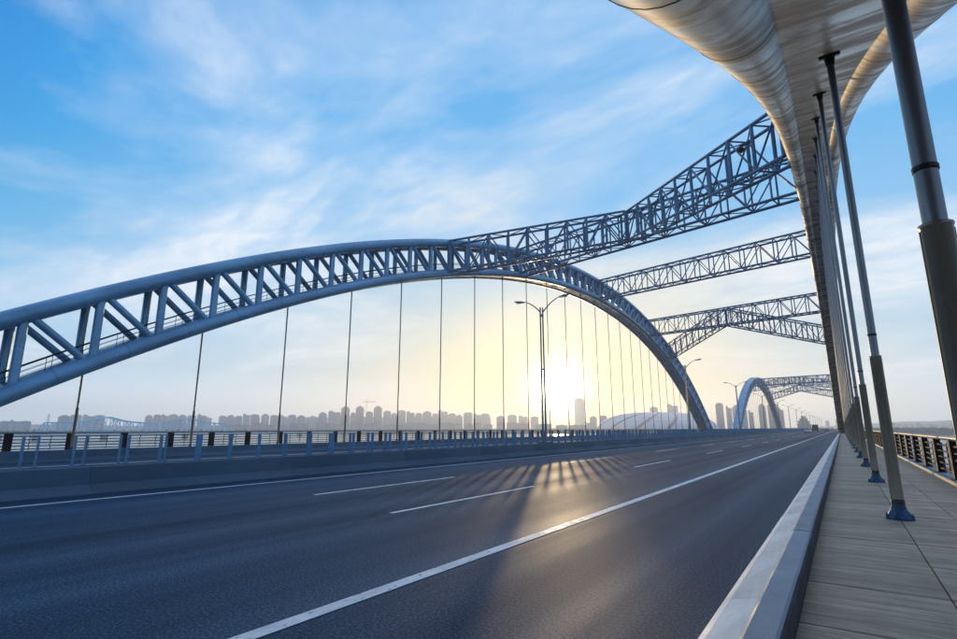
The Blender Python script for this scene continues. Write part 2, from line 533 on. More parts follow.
# ------------------------------------------------------------------ outer railings
def railing(mirror, label):
    X0 = mx(2.15) if mirror else 2.15
    root = tag(empty('railing', (X0, 0, WLK)), label, 'railing', 'outer bridge railings')
    sgn = -1 if mirror else 1
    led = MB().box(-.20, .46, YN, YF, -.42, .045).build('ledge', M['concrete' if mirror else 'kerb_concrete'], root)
    lip = MB().slab(-.235, -.205, YN, YF, -.42, .075, .008).build('ledge_lip', M['rail_cap'], root)
    if mirror:
        for o in (led, lip): o.scale.x = -1
    MB().sweep([(0, YN, 1.0), (0, 300, 1.0), (0, YF, 1.0)], .060, 10).build('top_rail', M['rail_cap'], root)
    for i in range(5):
        MB().sweep([(.0, YN, .17 + .16 * i), (.0, 300, .17 + .16 * i), (.0, YF, .17 + .16 * i)], .027, 6).build('rail', M['bronze_rail'], root)
    pm = MB().box(-.075, -.045, -.17, .17, .045, .97).box(.045, .075, -.17, .17, .045, .97).box(-.045, .045, -.12, -.04, .05, .95).box(-.045, .045, .04, .12, .05, .95).box(-.10, .10, -.21, .21, .046, .062)
    post = pm.mesh('post', M['bronze_rail'])
    sm_ = MB()
    zs = [.12, .25, .38, .51, .64, .77, .86]
    sm_.sweep([(0, .05 * (1 if k % 2 else -1) * .6, z) for k, z in enumerate(zs)], .022, 5)
    stan = sm_.mesh('stanchion', M['bronze_rail'])
    bay = 2.66
    for k in range(150):
        y = 1.2 + bay * k
        put('post', post, root, (0, y, 0))
        for q in (.33, .67): put('stanchion', stan, root, (0, y + bay * q, 0))
    far = MB()
    for k in range(150, 465):
        y = 1.2 + bay * k
        far.box(-.055, .055, y - .14, y + .14, .045, .97)
    tag(far.build('far_posts', M['bronze_rail'], root), kind='stuff')
    return root


railing(False, 'dark bronze railing with light top rail beside the paved walkway')
railing(True, 'dark slatted railing on the far edge beyond the median blades')


# ------------------------------------------------------------------ median barriers with anti-glare blades
def median(mirror, label):
    f_ = (lambda x: mx(x)) if mirror else (lambda x: x)
    root = tag(empty('median_barrier', (f_(-16.15), 0, 0)), label, 'barrier', 'concrete median barriers')
    prof = [(-15.72, -.01), (-15.72, .04), (-16.00, .25), (-16.05, .66), (-16.08, .68), (-16.24, .68), (-16.26, .66), (-16.28, -.01)]
    prof = [(f_(x) - f_(-16.15), z) for x, z in prof]
    if mirror: prof = prof[::-1]
    ln = 5.98
    seg = MB().prism(prof, .004, ln - .004).mesh('barrier_segment', M['concrete'])
    for k in range(60): put('barrier_segment', seg, root, (0, -12 + ln * k, 0))
    mb_ = MB()
    for k in range(60, 209): mb_.prism(prof, -12 + ln * k + .008, -12 + ln * (k + 1) - .008)
    tag(mb_.build('far_segments', M['concrete'], root), kind='stuff')
    bl_ = MB()
    prof_b = [(-.068, .0), (.068, .0), (.068, .72), (.055, .77), (.03, .79), (-.03, .79), (-.055, .77), (-.068, .72)]
    bl_.prism(prof_b, -.013, .013).box(-.065, .065, -.04, .04, 0, .012)
    blade = bl_.mesh('blade', M['blade_blue'])
    step = 1.04
    y0 = .35 if not mirror else .86
    for k in range(300):
        o = put('blade', blade, root, (0, y0 + step * k, .68))
        o.rotation_euler = (R.uniform(-.012, .012), R.uniform(-.012, .012), R.uniform(-.05, .05))
    far = MB()
    for k in range(300, 1180):
        y = y0 + step * k
        far.box(-.068, .068, y - .013, y + .013, .68, 1.47)
    tag(far.build('far_blades', M['blade_blue'], root), kind='stuff')


median(False, 'concrete median barrier with blue anti-glare blades along the near carriageway')
median(True, 'concrete median barrier with blue blades facing the far carriageway')

# ------------------------------------------------------------------ arches
CB = (22.112407 + CAMZ, -0.0030902855, -5.19143787e-8)
CT = (25.296718 + CAMZ, -0.0030295298, -4.38516551e-8)
zb = lambda u: CB[0] + CB[1] * u * u + CB[2] * u ** 4
zt = lambda u: CT[0] + CT[1] * u * u + CT[2] * u ** 4
UM = 3.104
HW, PRAD = .98, .43
XR, YR = .53, 78.3               # near arch: over the walkway
XL, YL = mx(.53), 85.9           # the bridge is skewed: the far arch is set on along the road
NB, NTp = 28, 29


def make_arch(full):
    root = empty('arch')
    ub = [UM * NB * k / 140 for k in range(-150, 151)]
    for s in (-1, 1):
        c = MB().sweep([(s * HW, u, zb(u)) for u in ub], PRAD, 36).build('bottom_chord', M['arch_steel'], root)
        d = MB().sweep([(s * HW, u, zt(u)) for u in ub], PRAD, 20).build('top_chord', M['arch_steel'], root)
        if full:
            for k in range(-27, 28):
                u = UM * (k + .5) if k < 27 else 0
                MB().sweep([(s * HW, u + e, zb(u + e)) for e in (-.010, .010)], PRAD + .005, 36).build('weld_seam', M['seam_steel'], c)
    # cover plates between the pipes
    def panel(zz, off, th, u0, u1, hw):
        n = 3; vs_ = []
        for k in range(n + 1):
            u = u0 + (u1 - u0) * k / n
            for dz in (off, off + th):
                for x in (-hw, hw): vs_.append((x, u, zz(u) + dz))
        fs = []
        for k in range(n):
            a, b = 4 * k, 4 * k + 4
            fs += [(a, a + 1, b + 1, b), (a + 2, b + 2, b + 3, a + 3), (a, b, b + 2, a + 2), (a + 1, a + 3, b + 3, b + 1)]
        fs += [(0, 2, 3, 1), (4 * n, 4 * n + 1, 4 * n + 3, 4 * n + 2)]
        return MB().add(vs_, fs)
    if full:
        for k in range(-28, 28):
            panel(zb, -.28, .05, UM * k + .012, UM * (k + 1) - .012, HW - PRAD * .45).build('bottom_panel', M['arch_steel'], root)
            panel(zt, .05, .05, UM * k + .012, UM * (k + 1) - .012, HW - PRAD * .90).build('top_panel', M['arch_steel'], root)
    else:
        for nm, zz, off in (('bottom_panel', zb, -.28), ('top_panel', zt, .05)):
            mb_ = MB()
            for k in range(-28, 28):
                q = panel(zz, off, .05, UM * k, UM * (k + 1), HW - .3)
                mb_.add(q.v, q.f)
            mb_.build(nm, M['arch_steel'], root)
    web = MB()
    for s in (-1, 1):
        for k in range(-27, 28):
            u = UM * k
            a, b = (s * HW, u, zb(u) + .2), (s * HW, u, zt(u) - .2)
            if full: MB().tube(a, b, .215, 12, caps=False).build('vertical', M['arch_steel'], root)
            else: web.tube(a, b, .215, 8, caps=False)
            if k == 27: continue
            # diagonals fall towards the crown on both halves
            u2 = UM * (k + 1)
            if k < 0: a, b = (s * HW, u + .25, zt(u + .25) - .2), (s * HW, u2 - .25, zb(u2 - .25) + .2)
            else: a, b = (s * HW, u + .25, zb(u + .25) + .2), (s * HW, u2 - .25, zt(u2 - .25) - .2)
            if full: MB().tube(a, b, .19, 12, caps=False).build('diagonal', M['arch_steel'], root)
            else: web.tube(a, b, .19, 8, caps=False)
    if not full: tag(web.build('web', M['arch_steel'], root), kind='stuff')
    else:
        # inspection walk inside the arch: handrails and stanchions
        for s in (-1, 1):
            for hgt, r_ in ((1.15, .035), (.85, .014), (.60, .014), (.35, .014), (-.02, .05)):
                MB().sweep([(s * .42, u, zb(u) + hgt) for u in ub[10:-10]], r_, 6).build('catwalk_rail', M['dark_steel'], root)
        for k in range(-26, 27):
            u = UM * (k + .5)
            q = MB()
            for s in (-1, 1): q.tube((s * .42, u, zb(u) - .24), (s * .42, u, zb(u) + 1.15), .016, 5)
            q.build('catwalk_post', M['dark_steel'], root)
    return root


arch = make_arch(True)
arch.location = (XR, YR, 0)
tag(arch, 'weathered silver steel arch sweeping overhead above the paved walkway', 'bridge arch', 'tubular bridge arches')
o = copy_tree(arch); o.location = (XL, YL, 0)
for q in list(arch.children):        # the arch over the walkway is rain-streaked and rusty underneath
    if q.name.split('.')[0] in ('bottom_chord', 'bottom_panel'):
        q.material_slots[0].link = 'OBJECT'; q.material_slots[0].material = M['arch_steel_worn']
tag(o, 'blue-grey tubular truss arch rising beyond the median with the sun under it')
S2 = 226.0
a2 = make_arch(False)
a2.location = (XL, YL + S2, 0)
tag(a2, 'smaller-looking pale blue arch farther along the bridge, in front of apartment towers', 'bridge arch', 'tubular bridge arches')
o = copy_tree(a2); o.location = (XR, YR + S2, 0)
tag(o, 'arch of the next span standing over the walkway behind the overhead arch')


# cross braces between the arches: box lattice girders
def brace(A, B, w, n, name, label, group, full=True, ch=.135):
    """A, B: (x, y, z_bottom, z_top) of the girder's ends"""
    base = Vector((A[0], A[1], A[2]))
    root = tag(empty(name, base), label, 'cross brace', group)
    d = Vector((B[0] - A[0], B[1] - A[1], 0)).normalized()
    sd = Vector((-d.y, d.x, 0)) * (w / 2)
    def P(t_, side, top):
        x = A[0] + (B[0] - A[0]) * t_; y = A[1] + (B[1] - A[1]) * t_
        i = 3 if top else 2
        return Vector((x, y, A[i] + (B[i] - A[i]) * t_)) + sd * side - base
    stuff = MB()
    def mem(nm, a, b, r_, k=8):
        if full: MB().tube(a, b, r_, k, caps=False).build(nm, M['brace_steel'], root)
        else: stuff.tube(a, b, r_, 5, caps=False)
    for s in (-1, 1):
        for tp in (0, 1): MB().tube(P(0, s, tp), P(1, s, tp), ch, 10).build('chord', M['brace_steel'], root)
        for k in range(n + 1):
            t_ = k / n
            mem('vertical', P(t_, s, 0), P(t_, s, 1), .085 if n > 9 else .125)
            if k < n:
                if k % 2: mem('diagonal', P(t_, s, 0), P(t_ + 1 / n, s, 1), .07)
                else: mem('diagonal', P(t_, s, 1), P(t_ + 1 / n, s, 0), .07)
    for tp in (0, 1):
        for k in range(n + 1):
            t_ = k / n
            mem('strut', P(t_, -1, tp), P(t_, 1, tp), .065)
            if k < n:
                s = 1 if k % 2 else -1
                mem('lacing', P(t_, s, tp), P(t_ + 1 / n, -s, tp), .05)
    if not full: tag(stuff.build('lattice', M['brace_steel'], root), kind='stuff')
    return root


def brace_set(dy, full, where):
    xr, xl = XR - HW, XL + HW
    grp = 'lattice braces between the ' + where + ' arches'
    for u, kind in ((-9 * UM, 'K'), (0, 'T'), (9 * UM, 'K')):
        txt = ('straight lattice brace crossed by two steep arms', 'straight lattice brace at the crown, without side arms', 'straight lattice brace with two arms dropping beneath it')[(u >= 0) + (u > 0)]
        brace((xl, YL + u + dy, zb(u), zt(u)), (xr, YR + u + dy, zb(u), zt(u)), 1.7, 15, 'cross_brace', txt + ', ' + where + ' arches', grp, full)
        if kind == 'K':
            uk = 14 * UM * (1 if u > 0 else -1)
            sg = .9 if u > 0 else -.9
            xm, ym = (xl + xr) / 2, (YL + YR) / 2 + u + dy + sg
            what = 'dropping below its brace' if u > 0 else 'splitting off its brace'
            brace((xl, YL + uk + dy, zb(uk), zt(uk)), (xm - .6, ym, zb(u), zt(u)), 1.5, 9, 'brace_arm', 'lattice arm %s to the far-side arch, %s arches' % (what, where), grp, full, .12)
            brace((xr, YR + uk + dy, zb(uk), zt(uk)), (xm + .6, ym, zb(u), zt(u)), 1.5, 9, 'brace_arm', 'lattice arm %s to the walkway arch, %s arches' % (what, where), grp, full, .12)


brace_set(0, True, 'first')
brace_set(S2, False, 'next')

# ------------------------------------------------------------------ hangers
boot = MB().lathe([(.172, 0), (.172, .03), (.15, .05), (.122, .10), (.094, .14), (.088, .18), (.084, .20)], 8, False)
for k in range(8):
    t_ = 2 * math.pi * (k + .5) / 8
    x, y = .155 * math.cos(t_), .155 * math.sin(t_)
    boot.lathe([(.016, .03), (.016, .062), (.009, .068)], 6, False, (x, y))
boot = boot.mesh('boot', M['boot_blue'])
sleeve = MB().lathe([(.070, .19), (.070, 2.28), (.075, 2.285), (.075, 2.30), (.058, 2.302)], 20).box(-.0735, .0735, -.006, .006, .25, 2.27).mesh('sleeve', M['sleeve_steel'])
collar = MB().lathe([(.055, 2.60), (.059, 2.602), (.059, 2.63), (.055, 2.632)], 16).mesh('collar', M['dark_steel'])
gasket = MB().lathe([(.082, .205), (.082, .26), (.071, .27)], 16).mesh('gasket', M['dark_steel'])
YH = 78.0                         # middle of the walkway's row of hangers
for (x, yc, dy, detail, label) in (
        (XR, YH, 0, True, 'steel hanger rod with sleeve and blue boot standing on the paved walkway'),
        (XL, YL, 0, True, 'thin dark hanger rod hanging from the arch beyond the median'),
        (XL, YL, S2, False, 'hairline hanger rod under the far pale blue arch'),
        (XR, YH, S2, False, 'hairline hanger rod of the next span over the walkway')):
    for k in range(-12, 13):
        u = 2 * UM * k
        ua = u + yc - (YR if x > 0 else YL)      # station on the arch
        hz = zb(ua) - .28 - WLK
        h = tag(empty('hanger', (x, yc + u + dy, WLK)), label, 'hanger', label.split(' hanger')[0] + ' hangers in a row')
        MB().tube((0, 0, .2), (0, 0, hz), .054 if detail else .06, 16 if detail else 6).build('rod', M['hanger_steel'], h)
        if not detail: continue
        put('boot', boot, h); put('sleeve', sleeve, h); put('collar', collar, h); put('gasket', gasket, h)
        sl_ = (zb(ua + .1) - zb(ua - .1)) / .2
        q = MB()
        q.add([(sx * .15, sy, sz + sl_ * sy + hz) for sz in (-.05, .0) for sy in (-.10, .10) for sx in (-1, 1)],
              [(0, 1, 3, 2), (4, 6, 7, 5), (0, 4, 5, 1), (2, 3, 7, 6), (0, 2, 6, 4), (1, 5, 7, 3)])
        q.tube((0, 0, hz - .20), (0, 0, hz - .02), .062, 12, .085)
        q.build('anchor_plate', M['dark_steel'], h)

# ------------------------------------------------------------------ street lamps on the median
lamp = tag(empty('street_lamp', (XC, 32.2, 0)), 'twin-arm street lamp on paired poles standing on the median', 'street lamp', 'street lamps along the median')
MB().box(-.28, .28, -.45, .45, -.3, .75).build('pedestal', M['concrete'], lamp)
for s in (-1, 1):
    MB().tube((s * .04, s * .14, .75), (s * .04, s * .10, 9.95), .075, 10, .05).build('pole', M['lamp_grey'], lamp)
    pts = []
    for k in range(13):
        a = k / 12
        pts.append((s * (.04 + 1.35 * a), s * .10 * (1 - a), 9.6 + .95 * math.sin(a * math.pi * .42) ** .9))
    MB().sweep(pts, [.05 - .02 * k / 12 for k in range(13)], 8, (0, 1, 0)).build('arm', M['lamp_grey'], lamp)
    hd = MB()
    prof = [(0, .05, .03), (.12, .11, .06), (.45, .15, .075), (.75, .12, .055), (.86, .05, .02)]
    vs_ = []
    for (l, wv, hv) in prof:
        for k in range(10):
            t_ = 2 * math.pi * k / 10
            vs_.append((s * (1.32 + l), wv * math.cos(t_), 10.50 + .16 * l + hv * math.sin(t_)))
    hd.add(vs_, [(i * 10 + k, i * 10 + (k + 1) % 10, (i + 1) * 10 + (k + 1) % 10, (i + 1) * 10 + k) for i in range(4) for k in range(10)], True)
    hd.add(vs_, [tuple(range(9, -1, -1)), tuple(range(40, 50))])
    ho = hd.build('lamp_head', M['lamp_grey'], lamp)
    MB().box(min(s * 1.5, s * 2.0), max(s * 1.5, s * 2.0), -.09, .09, 10.47, 10.50).build('lens', M['lamp_lens'], ho)
MB().tube((-.04, 0, 5.6), (.04, 0, 5.6), .05, 8).box(-.06, .06, -.2, .2, 9.3, 9.45).build('bracket', M['lamp_grey'], lamp)
lamp['label'] = 'twin-arm street lamp on the median standing against the sun glare'
for k in range(1, 16):
    o = copy_tree(lamp); o.location.y = 32.2 + 41.6 * k
    o['label'] = {1: 'twin-arm median street lamp crossing the foot of the big arch', 2: 'twin-arm median street lamp between the big arch foot and the far arch'}.get(k, 'small twin-arm median street lamp at or beyond the far arch')
# camera dome bolted to a post of the steep walkway-side brace arm
uk = -14 * UM
ta = 1 / 9
xa, ya = XR - HW, YR + uk
xm, ym = (XL + XR) / 2 + .6, (YL + YR) / 2 - 9 * UM - .9
dd = Vector((xm - xa, ym - ya, 0)).normalized()
cp = Vector((xa + (xm - xa) * ta, ya + (ym - ya) * ta, 19.9)) + Vector((dd.y, -dd.x, 0)) * -.75
dc = tag(empty('dome_camera', cp), 'small dark camera dome on the lattice arm near the overhead arch', 'camera')
MB().tube((0, 0, .30), (-.75, 0, .30), .035, 6).tube((-.75, 0, .32), (-.75, 0, .1), .04, 6).build('bracket', M['dark_steel'], dc)
MB().lathe([(.08, .14), (.24, .06), (.27, .0), (.25, -.02)], 16, True, (-.75, 0)).build('housing', M['dark_steel'], dc)
MB().lathe([(.22, -.015), (.20, -.10), (.13, -.18), (.03, -.21)], 16, True, (-.75, 0)).build('dome', M['car_glass'], dc)

# ------------------------------------------------------------------ traffic
wheel_t = MB().tube((-.1, 0, 0), (.1, 0, 0), .32, 16).mesh('tyre', M['tyre'])
wheel_r = MB().tube((-.106, 0, 0), (.106, 0, 0), .19, 12).mesh('rim', M['car_silver'])


def section_body(secs):
    """secs: (y, half width, z0, z1, top half width) rings along the car"""
    vs_, fs = [], []
    for (y, hw, z0, z1, tw) in secs:
        zm = z0 + (z1 - z0) * .55
        vs_ += [(-hw * .93, y, z0), (hw * .93, y, z0), (hw, y, zm), (tw, y, z1), (-tw, y, z1), (-hw, y, zm)]
    n = len(secs)
    for i in range(n - 1):
        for k in range(6): fs.append((i * 6 + k, i * 6 + (k + 1) % 6, (i + 1) * 6 + (k + 1) % 6, (i + 1) * 6 + k))
    fs += [(5, 4, 3, 2, 1, 0), tuple((n - 1) * 6 + k for k in range(6))]
    return MB().add(vs_, fs, True)


def car(x, y, paint, label, van=False):
    c = tag(empty('truck' if van else 'car', (x, y, 0)), label, 'truck' if van else 'car', 'traffic driving away along the near carriageway')
    if van:
        b = section_body([(-3.0, 1.08, .55, 3.0, 1.06), (-2.98, 1.1, .5, 3.05, 1.08), (1.2, 1.1, .5, 3.05, 1.08), (1.22, 1.08, .55, 3.0, 1.06)]).build('cargo_box', M[paint], c)
        section_body([(1.35, 1.0, .4, 2.3, .95), (2.4, 1.02, .4, 2.25, .92), (2.9, 1.0, .4, 1.4, .95), (3.05, .95, .45, 1.2, .9)]).build('cab', M[paint], c)
        MB().box(-1.0, 1.0, -3.04, -2.99, .6, 2.9).build('rear_door', M['car_black'], c)
        wy, ww, lz, ly = (-2.0, 2.1), .92, .62, -3.06
    else:
        section_body([(-2.22, .76, .42, .78, .70), (-2.12, .86, .28, .98, .78), (-1.2, .89, .22, 1.0, .80), (.9, .89, .22, .96, .80), (1.9, .86, .25, .80, .74), (2.22, .74, .38, .66, .66)]).build('body', M[paint], c)
        MB().add([(-.76, -1.85, .96), (.76, -1.85, .96), (.78, 1.15, .94), (-.78, 1.15, .94), (-.58, -1.05, 1.44), (.58, -1.05, 1.44), (.58, .35, 1.45), (-.58, .35, 1.45)],
                 [(0, 1, 5, 4), (1, 2, 6, 5), (2, 3, 7, 6), (3, 0, 4, 7)]).build('windows', M['car_glass'], c)
        MB().slab(-.60, .60, -1.10, .40, 1.43, 1.48, .02).build('roof', M[paint], c)
        MB().box(-.78, .78, -2.26, -2.14, .30, .48).build('rear_bumper', M['truck_dark'], c)
        wy, ww, lz, ly = (-1.35, 1.38), .78, .74, -2.24
    for s in (-1, 1):
        MB().box(s * .62 - .13, s * .62 + .13, ly, ly + .12, lz, lz + .14).build('tail_light', M['tail_red'], c)
        for yy in wy:
            w = put('wheel', wheel_t, c, (s * ww, yy, .32)); put('rim', wheel_r, w)
    MB().box(-.24, .24, ly - .012, ly + .05, lz - .10, lz + .03).build('number_plate', M['plate_white'], c)


car(-9.35, 205, 'car_white', 'white saloon car driving away beside the median blades')
car(-9.35, 268, 'truck_dark', 'dark box truck ahead of the white car', True)
car(-9.35, 380, 'car_yellow', 'yellow taxi-like car ahead of the dark truck')
car(-5.9, 300, 'car_black', 'black car in the lane next to the edge line')
car(-5.9, 470, 'car_silver', 'small silver car far along the road')
car(-12.9, 520, 'car_white', 'tiny white car far off in the lane by the median')
car(-3.0, 560, 'car_black', 'tiny black car far off near the kerb')


# ------------------------------------------------------------------ far bank: towers, stadium, bridge, woods
def tower(x0, x1, ytop, dist, fac, label, group, style=0):
    xm = (x0 + x1) / 2
    top = at_range(xm, ytop, dist)
    d0, d1 = at_range(x0, HZ, dist), at_range(x1, HZ, dist)
    w = (d1 - d0).length
    gz = WZ + 2.4
    h = top.z - gz
    dep = max(12, min(24, w * .8))
    b = tag(empty('apartment_tower' if style < 3 else 'office_block', (top.x, top.y, gz), math.atan2(-top.x, top.y) + R.uniform(-.06, .06)), label, 'building', group)
    hw, hd = w / 2, dep / 2
    rh = min(4.0, h * .05)
    if style == 0:      # slab with two proud stair bays
        MB().box(-hw, hw, -hd, hd, 0, h - rh).build('wall', M[fac], b)
        for s in (-.5, .5): MB().box(s * hw * 1.1 - w * .11, s * hw * 1.1 + w * .11, -hd - 1.6, -hd, 0, h - rh * .4).build('bay', M[fac], b)
        MB().box(-hw * .55, hw * .55, -hd * .6, hd * .6, h - rh, h).build('roof_house', M['roof_grey'], b)
    elif style == 1:    # stepped crown
        MB().box(-hw, hw, -hd, hd, 0, h - rh * 2).build('wall', M[fac], b)
        MB().box(-hw * .78, hw * .78, -hd * .8, hd * .8, h - rh * 2, h - rh).build('crown', M[fac], b)
        MB().box(-hw * .42, hw * .42, -hd * .5, hd * .5, h - rh, h).build('roof_house', M['roof_grey'], b)
        MB().box(-w * .08, w * .08, -hd - 1.4, -hd, 0, h - rh * 1.6).build('bay', M[fac], b)
    elif style == 2:    # two joined shafts of unequal height
        MB().box(-hw, -w * .04, -hd, hd, 0, h).build('wall', M[fac], b)
        MB().box(w * .04, hw, -hd * .9, hd * .9, 0, h - rh * .8).build('wall', M[fac], b)
        MB().box(-w * .04, w * .04, -hd * .5, hd * .5, 0, h - rh * 1.2).build('link', M['roof_grey'], b)
        MB().box(-hw * .8, -hw * .35, -hd * .4, hd * .4, h, h + 3).build('roof_house', M['roof_grey'], b)
    else:               # low block
        MB().box(-hw, hw, -hd, hd, 0, h - 2.5).build('wall', M[fac], b)
        MB().box(-hw - .4, hw + .4, -hd - .4, hd + .4, h - 2.5, h - 1.6).build('parapet', M['roof_grey'], b)
        MB().box(-hw * .3, hw * .35, -hd * .4, hd * .4, h - 1.6, h).build('roof_house', M['roof_grey'], b)
    return b


GL = 'row of towers on the far bank behind the truss bridge'
GR = 'towers beside the far pale blue arch'
row = [(0, 9, 421.2), (10, 20, 421), (21, 31, 421.4), (59, 70, 415.4), (71, 82, 415.2), (83.5, 94, 415.6), (95, 105, 415.4),
       (146, 152.5, 415), (154.5, 161, 414.8), (162, 169, 415.3), (170, 177.5, 415), (179, 186.5, 415.2), (188, 196, 415.6), (198, 206, 415.2),
       (219.5, 226, 416), (228, 234, 415.4), (236, 242, 416), (243.5, 250, 415.3), (251.5, 259, 415), (262, 269, 414.6), (271, 278, 415.6), (281, 287, 416.6),
       (288.5, 296, 415.3), (298, 305, 415.8), (306, 311, 417.5), (313, 317.5, 417),
       (384, 390.5, 411), (391.5, 397, 413), (398, 405.5, 410.8), (407, 414, 412.6), (416, 421.5, 413.5), (423, 431, 411.6), (433, 437.5, 414), (438.5, 447, 411.3),
       (449, 455, 413.5), (456.5, 462, 415), (464, 472, 413), (474, 480, 415), (481.5, 489, 414), (497, 504, 416), (508, 516, 415.3), (519, 527, 416.4), (531, 538, 417), (590, 596, 417), (600, 606, 416)]
for i, (x0, x1, yt) in enumerate(row):
    if x1 < 110: lb = 'pale slab tower on the far bank left of the blue truss bridge peaks'
    elif x1 < 320: lb = 'pale apartment tower in the even row behind the blue truss bridge'
    else: lb = 'apartment tower in the uneven hazy row towards the sun'
    tower(x0 - .4, x1 + .5, yt - R.uniform(0, .8), 2150 + R.uniform(-180, 180), R.choice(['facade_pale', 'facade_pale', 'facade_warm', 'facade_grey']), lb, lb.split(' in ')[0] + 's along the bank', (0, 2, 0, 1)[i % 4])
for x0, x1, yt, lb, st, fc in (
        (319, 327, 412.3, 'grey apartment tower just before the three tall dark towers', 1, 'facade_grey'),
        (328.5, 340.5, 411.6, 'broad grey apartment tower touching the first tall dark tower', 2, 'facade_grey'),
        (341.6, 350, 406.3, 'tall dark tower, first of three, far from the crane', 1, 'facade_glass'),
        (351, 355.5, 412.5, 'narrow low tower between the first two tall dark towers', 0, 'facade_grey'),
        (356, 364.2, 406, 'tall dark tower beside the crane, middle of three', 1, 'facade_glass'),
        (366, 373, 411.6, 'lower grey tower beneath the crane jib', 0, 'facade_grey'),
        (374, 382.2, 406, 'tall dark tower, last of three, sunward of the crane', 1, 'facade_glass'),
        (574, 584, 398, 'lone tall tower standing in the sun glare', 1, 'facade_warm'),
        (649.5, 657.5, 407, 'dark tower top rising behind the stadium crown', 0, 'facade_grey'),
        (667, 677.5, 405, 'wide dark tower top rising behind the stadium shoulder', 2, 'facade_grey'),
        (688, 696, 404.8, 'tower half hidden behind the foot of the big arch', 0, 'facade_grey')):
    tower(x0, x1, yt, 3300 if x0 == 574 else 1950, fc, lb, None, st)
for i, (x0, x1, yt, lb) in enumerate((
        (715, 722.8, 403, 'slim tower alone between the big arch foot and the far arch'),
        (725.6, 731.3, 407, 'narrow tower next to the slim lone tower'),
        (731.8, 740, 405, 'dark tower just outside the far arch leg'),
        (741.5, 746.5, 409.5, 'lower tower crossed by the far arch leg'),
        (748, 753, 411.5, 'low tower inside the far arch'),
        (757.5, 765, 404, 'tall tower with flat crown framed inside the far arch'),
        (767, 777.5, 403.5, 'broad tall tower against the far arch descending leg'),
        (778.5, 783, 409, 'tower edge behind the far arch foot'))):
    tower(x0, x1, yt, 1480 + 30 * (i % 3), ('facade_grey', 'facade_pale', 'facade_warm')[i % 3], lb, GR, (0, 2, 1)[i % 3])
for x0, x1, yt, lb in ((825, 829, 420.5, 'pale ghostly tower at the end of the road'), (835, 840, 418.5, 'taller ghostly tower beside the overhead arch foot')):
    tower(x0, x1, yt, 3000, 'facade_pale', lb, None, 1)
for i in range(34):
    x0 = 210 + i * 11.5 + R.uniform(-3, 3)
    tower(x0, x0 + R.uniform(6, 13), R.uniform(422.0, 425.5), 1420 + R.uniform(0, 160), R.choice(['facade_pale', 'facade_warm', 'facade_grey']),
          'low block at the waterside under the towers', 'low waterside blocks', 3)
for i in range(12):
    x0 = 884 + i * 6.3 + R.uniform(-1, 1)
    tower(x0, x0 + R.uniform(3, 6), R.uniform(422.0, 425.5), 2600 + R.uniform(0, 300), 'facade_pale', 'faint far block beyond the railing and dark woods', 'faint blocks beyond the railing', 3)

for i in range(36):
    x0 = 148 + i * 9.6 + R.uniform(-2, 2)
    if 208 < x0 < 216: continue
    tower(x0, x0 + R.uniform(6, 9), R.uniform(416.5, 419.5) - (2.5 if x0 > 318 else 0), 2480 + R.uniform(0, 150), R.choice(['facade_pale', 'facade_grey']),
          'faint apartment tower in the second row, showing in a gap between towers', 'second row of towers', R.choice([0, 2]))

# tiered hall by the end of the bridge
P0 = at_range(804.5, HZ, 1120)
hall = tag(empty('tiered_hall', (P0.x, P0.y, WZ + 2), math.atan2(-P0.x, P0.y)), 'dark tiered building with stepped roof at the bridge end', 'building')
z = 0
for w_, h_ in ((17, 17), (14, 6), (10, 4.5), (5.5, 4)):
    MB().box(-w_ * .62, w_ * .62, -w_ * .5, w_ * .5, z, z + h_ - .8).build('storey', M['facade_grey'], hall)
    MB().box(-w_ * .70, w_ * .70, -w_ * .58, w_ * .58, z + h_ - .8, z + h_).build('eave', M['roof_grey'], hall)
    z += h_

# stadium: ribbed shell with dark slanting glazed strips
P0 = at_range(656, HZ, 1330)
st = tag(empty('stadium', (P0.x, P0.y, WZ + 2.2), math.atan2(-P0.x, P0.y)), 'low white domed stadium with dark slanting strips behind the big arch', 'stadium')
SA, SB, SH = 138., 95., 47.
def shell(phi, t_, k=1.0):
    e = t_ * math.pi / 2
    r_ = math.cos(e) ** .75
    return (k * SA * r_ * math.cos(phi), k * SB * r_ * math.sin(phi), k * SH * math.sin(e) ** .9 + .01)
mb = MB(); n, mm = 96, 18
vs_ = [shell(2 * math.pi * k / n, j / mm * .985) for j in range(mm + 1) for k in range(n)]
mb.add(vs_, [(j * n + k, j * n + (k + 1) % n, (j + 1) * n + (k + 1) % n, (j + 1) * n + k) for j in range(mm) for k in range(n)], True)
mb.add(vs_, [tuple(range(mm * n, mm * n + n))])
mb.build('shell', M['stadium_shell'], st)
for q in range(13):
    ph0 = 2 * math.pi * q / 13
    vs_ = []
    for j in range(15):
        t_ = .0 + .86 * j / 14
        for e in (-1, 1): vs_.append(shell(ph0 + .62 * t_ + e * .035, t_, 1.009))
    MB().add(vs_, [(2 * j, 2 * j + 1, 2 * j + 3, 2 * j + 2) for j in range(14)], True).build('glazed_strip', M['stadium_dark'], st)
for j in range(3, 15, 3):
    MB().add([shell(2 * math.pi * k / n, (j + e) / mm * .985, 1.004) for e in (-.05, .05) for k in range(n)],
             [(k, (k + 1) % n, n + (k + 1) % n, n + k) for k in range(n)], True).build('shell_joint', M['roof_grey'], st)
MB().lathe([(1.02, 0), (1.02, 9), (1.0, 9.5)], 96).build('base_wall', M['pier_concrete'], st).scale = (SA, SB, 1)

